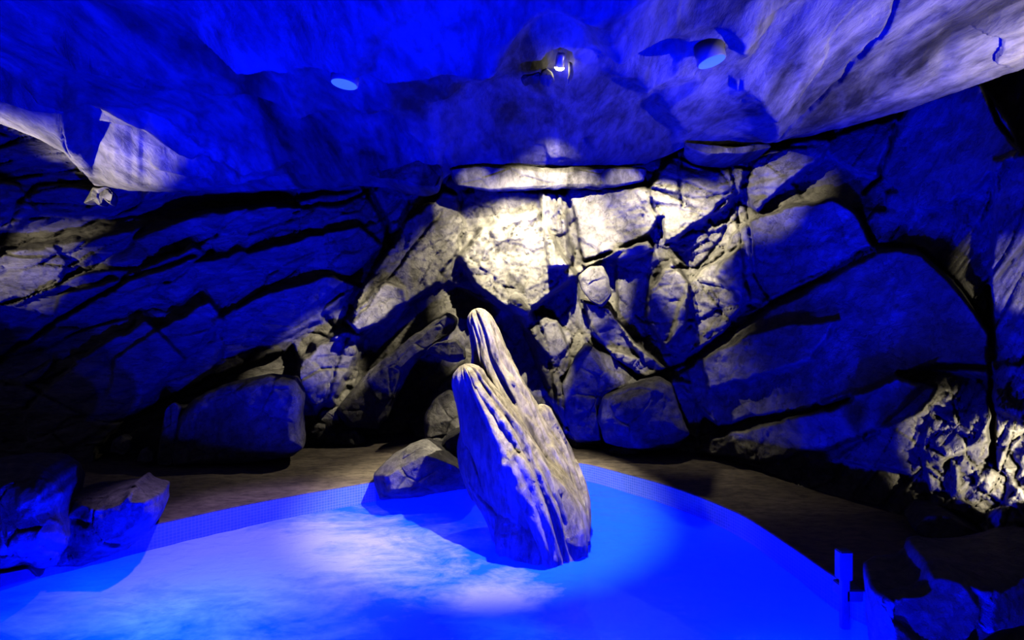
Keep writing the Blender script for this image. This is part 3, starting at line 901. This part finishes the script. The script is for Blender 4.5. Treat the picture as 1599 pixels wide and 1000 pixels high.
# ------------------------------------------------------------------ the leaning pillar in the pool
def spike(name, stations, parent, seed, ridge=0.2, cap=0.5, sq=1.5, sq2=2.6, cracks=(), groove_n=5, groove_a=0.07, rough=0.03, rot=0.0):
    """tapering rock blade swept through stations (u, v, Y, half width px, depth radius m)"""
    st = catmull(stations, 90)
    ctr = np.stack([(st[:, 0] - 800) / F * st[:, 2], st[:, 2], HC - (st[:, 1] - 500) / F * st[:, 2]], 1)
    hw = st[:, 3] / F * st[:, 2]
    rd = st[:, 4]
    tan = np.gradient(ctr, axis=0)
    tan /= np.linalg.norm(tan, axis=1)[:, None]
    yv = np.array([0, 1.0, 0])
    sidev = np.cross(tan, yv)
    sidev /= np.linalg.norm(sidev, axis=1)[:, None]
    if sidev[0, 0] < 0:
        sidev = -sidev
    dep = np.cross(sidev, tan)
    dep *= np.sign(dep[:, 1:2])
    NA = 110
    th = np.linspace(0, 2 * math.pi, NA, endpoint=False)
    rows_ = []
    arc = np.r_[0, np.cumsum(np.linalg.norm(np.diff(ctr, axis=0), axis=1))]
    for i in range(len(st)):
        a = th + rot
        c_, s_ = np.cos(a), np.sin(a)
        ex = sq + (sq2 - sq) * sstep(c_ * 1.5)
        r = 1.0 / (np.abs(c_) ** ex + np.abs(s_) ** ex) ** (1 / ex)
        q = np.stack([np.cos(th) * 1.3, np.sin(th) * 1.3, np.full(NA, arc[i] * 0.5 + seed)], 1)
        g = groove_a * (ridged(q * groove_n * 0.5, seed, 3) - 0.5)
        q2 = np.stack([np.cos(th) * 2, np.sin(th) * 2, np.full(NA, arc[i] * 2.2 + seed)], 1)
        g2 = rough * fbm(q2 * 2, seed + 9, 4, 0.6) * 2
        vh, ve = voro(np.stack([np.cos(th) * 1.2, np.sin(th) * 1.2, np.full(NA, arc[i] * 1.5)], 1) + seed * 1.7, seed)
        r = r * (1 + g + g2 + 0.10 * vh)
        for (t0, t1, wd, dp) in cracks:
            f_ = i / (len(st) - 1.0)
            tc_ = math.radians(t0 + (t1 - t0) * f_) + 0.07 * math.sin(arc[i] * 5 + seed) + 0.035 * math.sin(arc[i] * 13)
            dd = np.abs((th - tc_ + math.pi) % (2 * math.pi) - math.pi)
            r = r - dp * (0.8 + 0.2 * math.sin(arc[i] * 11)) * np.exp(-(dd / wd) ** 2)
        skew = ridge * np.where(np.sin(th) < 0, -np.sin(th), 0)
        rows_.append(ctr[i] + np.outer((np.cos(th) * r - skew) * hw[i], sidev[i]) + np.outer(np.sin(th) * r * rd[i], dep[i]))
    # rounded top
    capr = []
    for f, g in ((0.12, 0.93), (0.3, 0.75), (0.42, 0.5), (0.5, 0.25), (0.52, 0.03)):
        up = -tan[0] * hw[0] * f * 1.6 * cap / 0.5
        capr.append(ctr[0] + (rows_[0] - ctr[0]) * g + up + 0.006 * fbm(rows_[0] * 9, seed, 2)[:, None])
    allr = np.array(capr[::-1] + rows_)
    return make(name, allr.reshape(-1, 3), grid_faces(len(allr), NA, True), M_PILLAR, parent)


pil = empty('rock_pillar', (0.2, 4.2, -1.2), 'leaning pale rock pillar of fused spikes rising out of the blue pool', 'rock formation')
spike('rear_spike', [(748, 500, 4.8, 22, 0.2), (757, 525, 4.78, 26, 0.26), (771, 575, 4.74, 33, 0.32), (795, 630, 4.68, 40, 0.34), (822, 690, 4.5, 44, 0.23), (846, 750, 4.4, 50, 0.26), (858, 810, 4.3, 52, 0.28), (862, 880, 4.25, 50, 0.28)],
      pil, 3, cracks=((-75, -60, 0.09, 0.28), (-40, -40, 0.07, 0.2)), ridge=0.1, groove_n=6, groove_a=0.14, sq=1.2)
spike('front_spike', [(731, 590, 4.42, 26, 0.22), (739, 612, 4.42, 31, 0.28), (760, 660, 4.38, 44, 0.38), (782, 710, 4.32, 54, 0.46), (805, 760, 4.26, 60, 0.5), (825, 805, 4.2, 60, 0.5), (835, 850, 4.16, 56, 0.46), (838, 920, 4.1, 50, 0.4)],
      pil, 5, cracks=((-58, -62, 0.07, 0.16), (-38, -45, 0.08, 0.26), (-110, -100, 0.05, 0.08)), ridge=-0.3, groove_n=4, groove_a=0.08, sq=1.15)
spike('side_spike', [(846, 646, 4.7, 17, 0.14), (853, 670, 4.68, 22, 0.17), (868, 720, 4.58, 30, 0.2), (880, 770, 4.45, 36, 0.24), (884, 820, 4.3, 36, 0.26), (880, 890, 4.25, 36, 0.26)],
      pil, 8, cracks=((-60, -80, 0.09, 0.2),), ridge=0.0, groove_n=5, groove_a=0.1)
spike('left_flank', [(738, 660, 4.5, 16, 0.12), (742, 700, 4.5, 28, 0.2), (762, 750, 4.4, 34, 0.24), (790, 800, 4.3, 34, 0.26), (812, 880, 4.2, 34, 0.26)],
      pil, 9, ridge=0.1, groove_n=4)
spike('foot', [(822, 735, 4.25, 40, 0.22), (838, 775, 4.2, 62, 0.30), (846, 815, 4.15, 72, 0.34), (848, 850, 4.12, 72, 0.35), (849, 930, 4.1, 66, 0.34)],
      pil, 12, cracks=((-50, -70, 0.06, 0.2), (-75, -95, 0.05, 0.1), (-30, -35, 0.06, 0.14)), ridge=0.1, groove_n=3, groove_a=0.10, sq=1.7)

# ------------------------------------------------------------------ lamps in the ceiling
def lathe(name, prof, center, mat, parent=None, n=40, nrm=(0, 0, 1)):
    q = Vector(nrm).normalized().to_track_quat('Z', 'Y')
    V_ = []
    for (r, z) in prof:
        for k in range(n):
            a = 2 * math.pi * k / n
            V_.append(tuple(Vector(center) + q @ Vector((r * math.cos(a), r * math.sin(a), z))))
    f = [tuple(x) for x in grid_faces(len(prof), n, True)]
    return make(name, V_, f, mat, parent)


for (u, v, nx, ny, dn, lab) in ((538, 132, 0.10, 0.0, 0.20, 'small oval blue-glowing ceiling downlight on the left'), (1112, 97, -0.22, 0.02, 0.11, 'larger blue-glowing ceiling downlight right of the spotlight')):
    Yd = (CEIL_FLAT_Z - dn - HC) * F / (500 - v)
    c = px(u, v, Yd)
    e = empty('ceiling_downlight', c, lab, 'downlight', 'blue downlights in the rock ceiling')
    lathe('housing', [(0.088, 0.0), (0.094, 0.004), (0.094, 0.12), (0.001, 0.12)], c, M_TRIM, e, nrm=(nx, ny, 1))
    lathe('glowing_disc', [(0.087, 0.0), (0.07, -0.004), (0.03, -0.006), (0.0005, -0.006)], c, M_DISC, e, nrm=(nx, ny, 1))

e = empty('ceiling_spotlight', SPOT, 'bright warm spotlight in a small niche of the blue ceiling', 'spotlight')
nv = Vector((-0.1, 0.55, -0.85))
hd = Vector(SPOT)
lathe('lamp_head', [(0.0005, -0.10), (0.03, -0.10), (0.036, -0.08), (0.036, -0.005), (0.03, 0.0)], hd, M_METAL, e, nrm=nv)
lathe('lamp_glass', [(0.034, -0.012), (0.036, 0.004), (0.022, 0.016), (0.0005, 0.02)], hd, M_LAMP, e, nrm=nv)
bpy.context.view_layer.update()
for k, (pl, yy) in enumerate((([(842, 120), (846, 110), (854, 106), (862, 112), (866, 122), (860, 127), (848, 125)], 3.80),
                              ([(814, 122), (817, 116), (830, 116), (842, 112), (846, 116), (842, 121), (830, 121), (818, 126)], 3.82),
                              ([(889, 96), (894, 98), (895, 113), (889, 127), (886, 124), (890, 112)], 3.76))):
    slab('niche_rock', pl, yy, 0.035, M_CEIL, seed=60 + k, back=0.12, jagged=1.2, parent=ceil, rough=0.006)

# ------------------------------------------------------------------ post at the right rim
def boxm(name, c, s, mat, parent, bev=0.006):
    import bmesh
    bm = bmesh.new()
    bmesh.ops.create_cube(bm, size=1.0)
    for v_ in bm.verts:
        v_.co = Vector((v_.co.x * s[0] + c[0], v_.co.y * s[1] + c[1], v_.co.z * s[2] + c[2]))
    bmesh.ops.bevel(bm, geom=bm.edges[:], offset=bev, segments=2, affect='EDGES')
    me = bpy.data.meshes.new(name)
    bm.to_mesh(me)
    bm.free()
    me.materials.append(mat)
    o = bpy.data.objects.new(name, me)
    COL.objects.link(o)
    o.parent = parent
    o.matrix_parent_inverse = parent.matrix_world.inverted()
    return o


Yp = 3.0
pe = empty('rim_post', (px(1320, 980, Yp)[0], Yp, -0.25), 'slim dark post with a box head clamped to the tiled rim', 'post')
bpy.context.view_layer.update()
X0 = px(1318, 880, Yp)[0]
boxm('box_head', (X0, Yp, HC - (882 - 500) / F * Yp), (0.075, 0.06, 0.17), M_POST, pe)
boxm('stem', (X0 + 0.005, Yp, -0.13), (0.045, 0.04, 0.5), M_POST, pe)
boxm('clamp', (X0 + 0.055, Yp + 0.05, -0.01), (0.10, 0.14, 0.07), M_POST, pe)
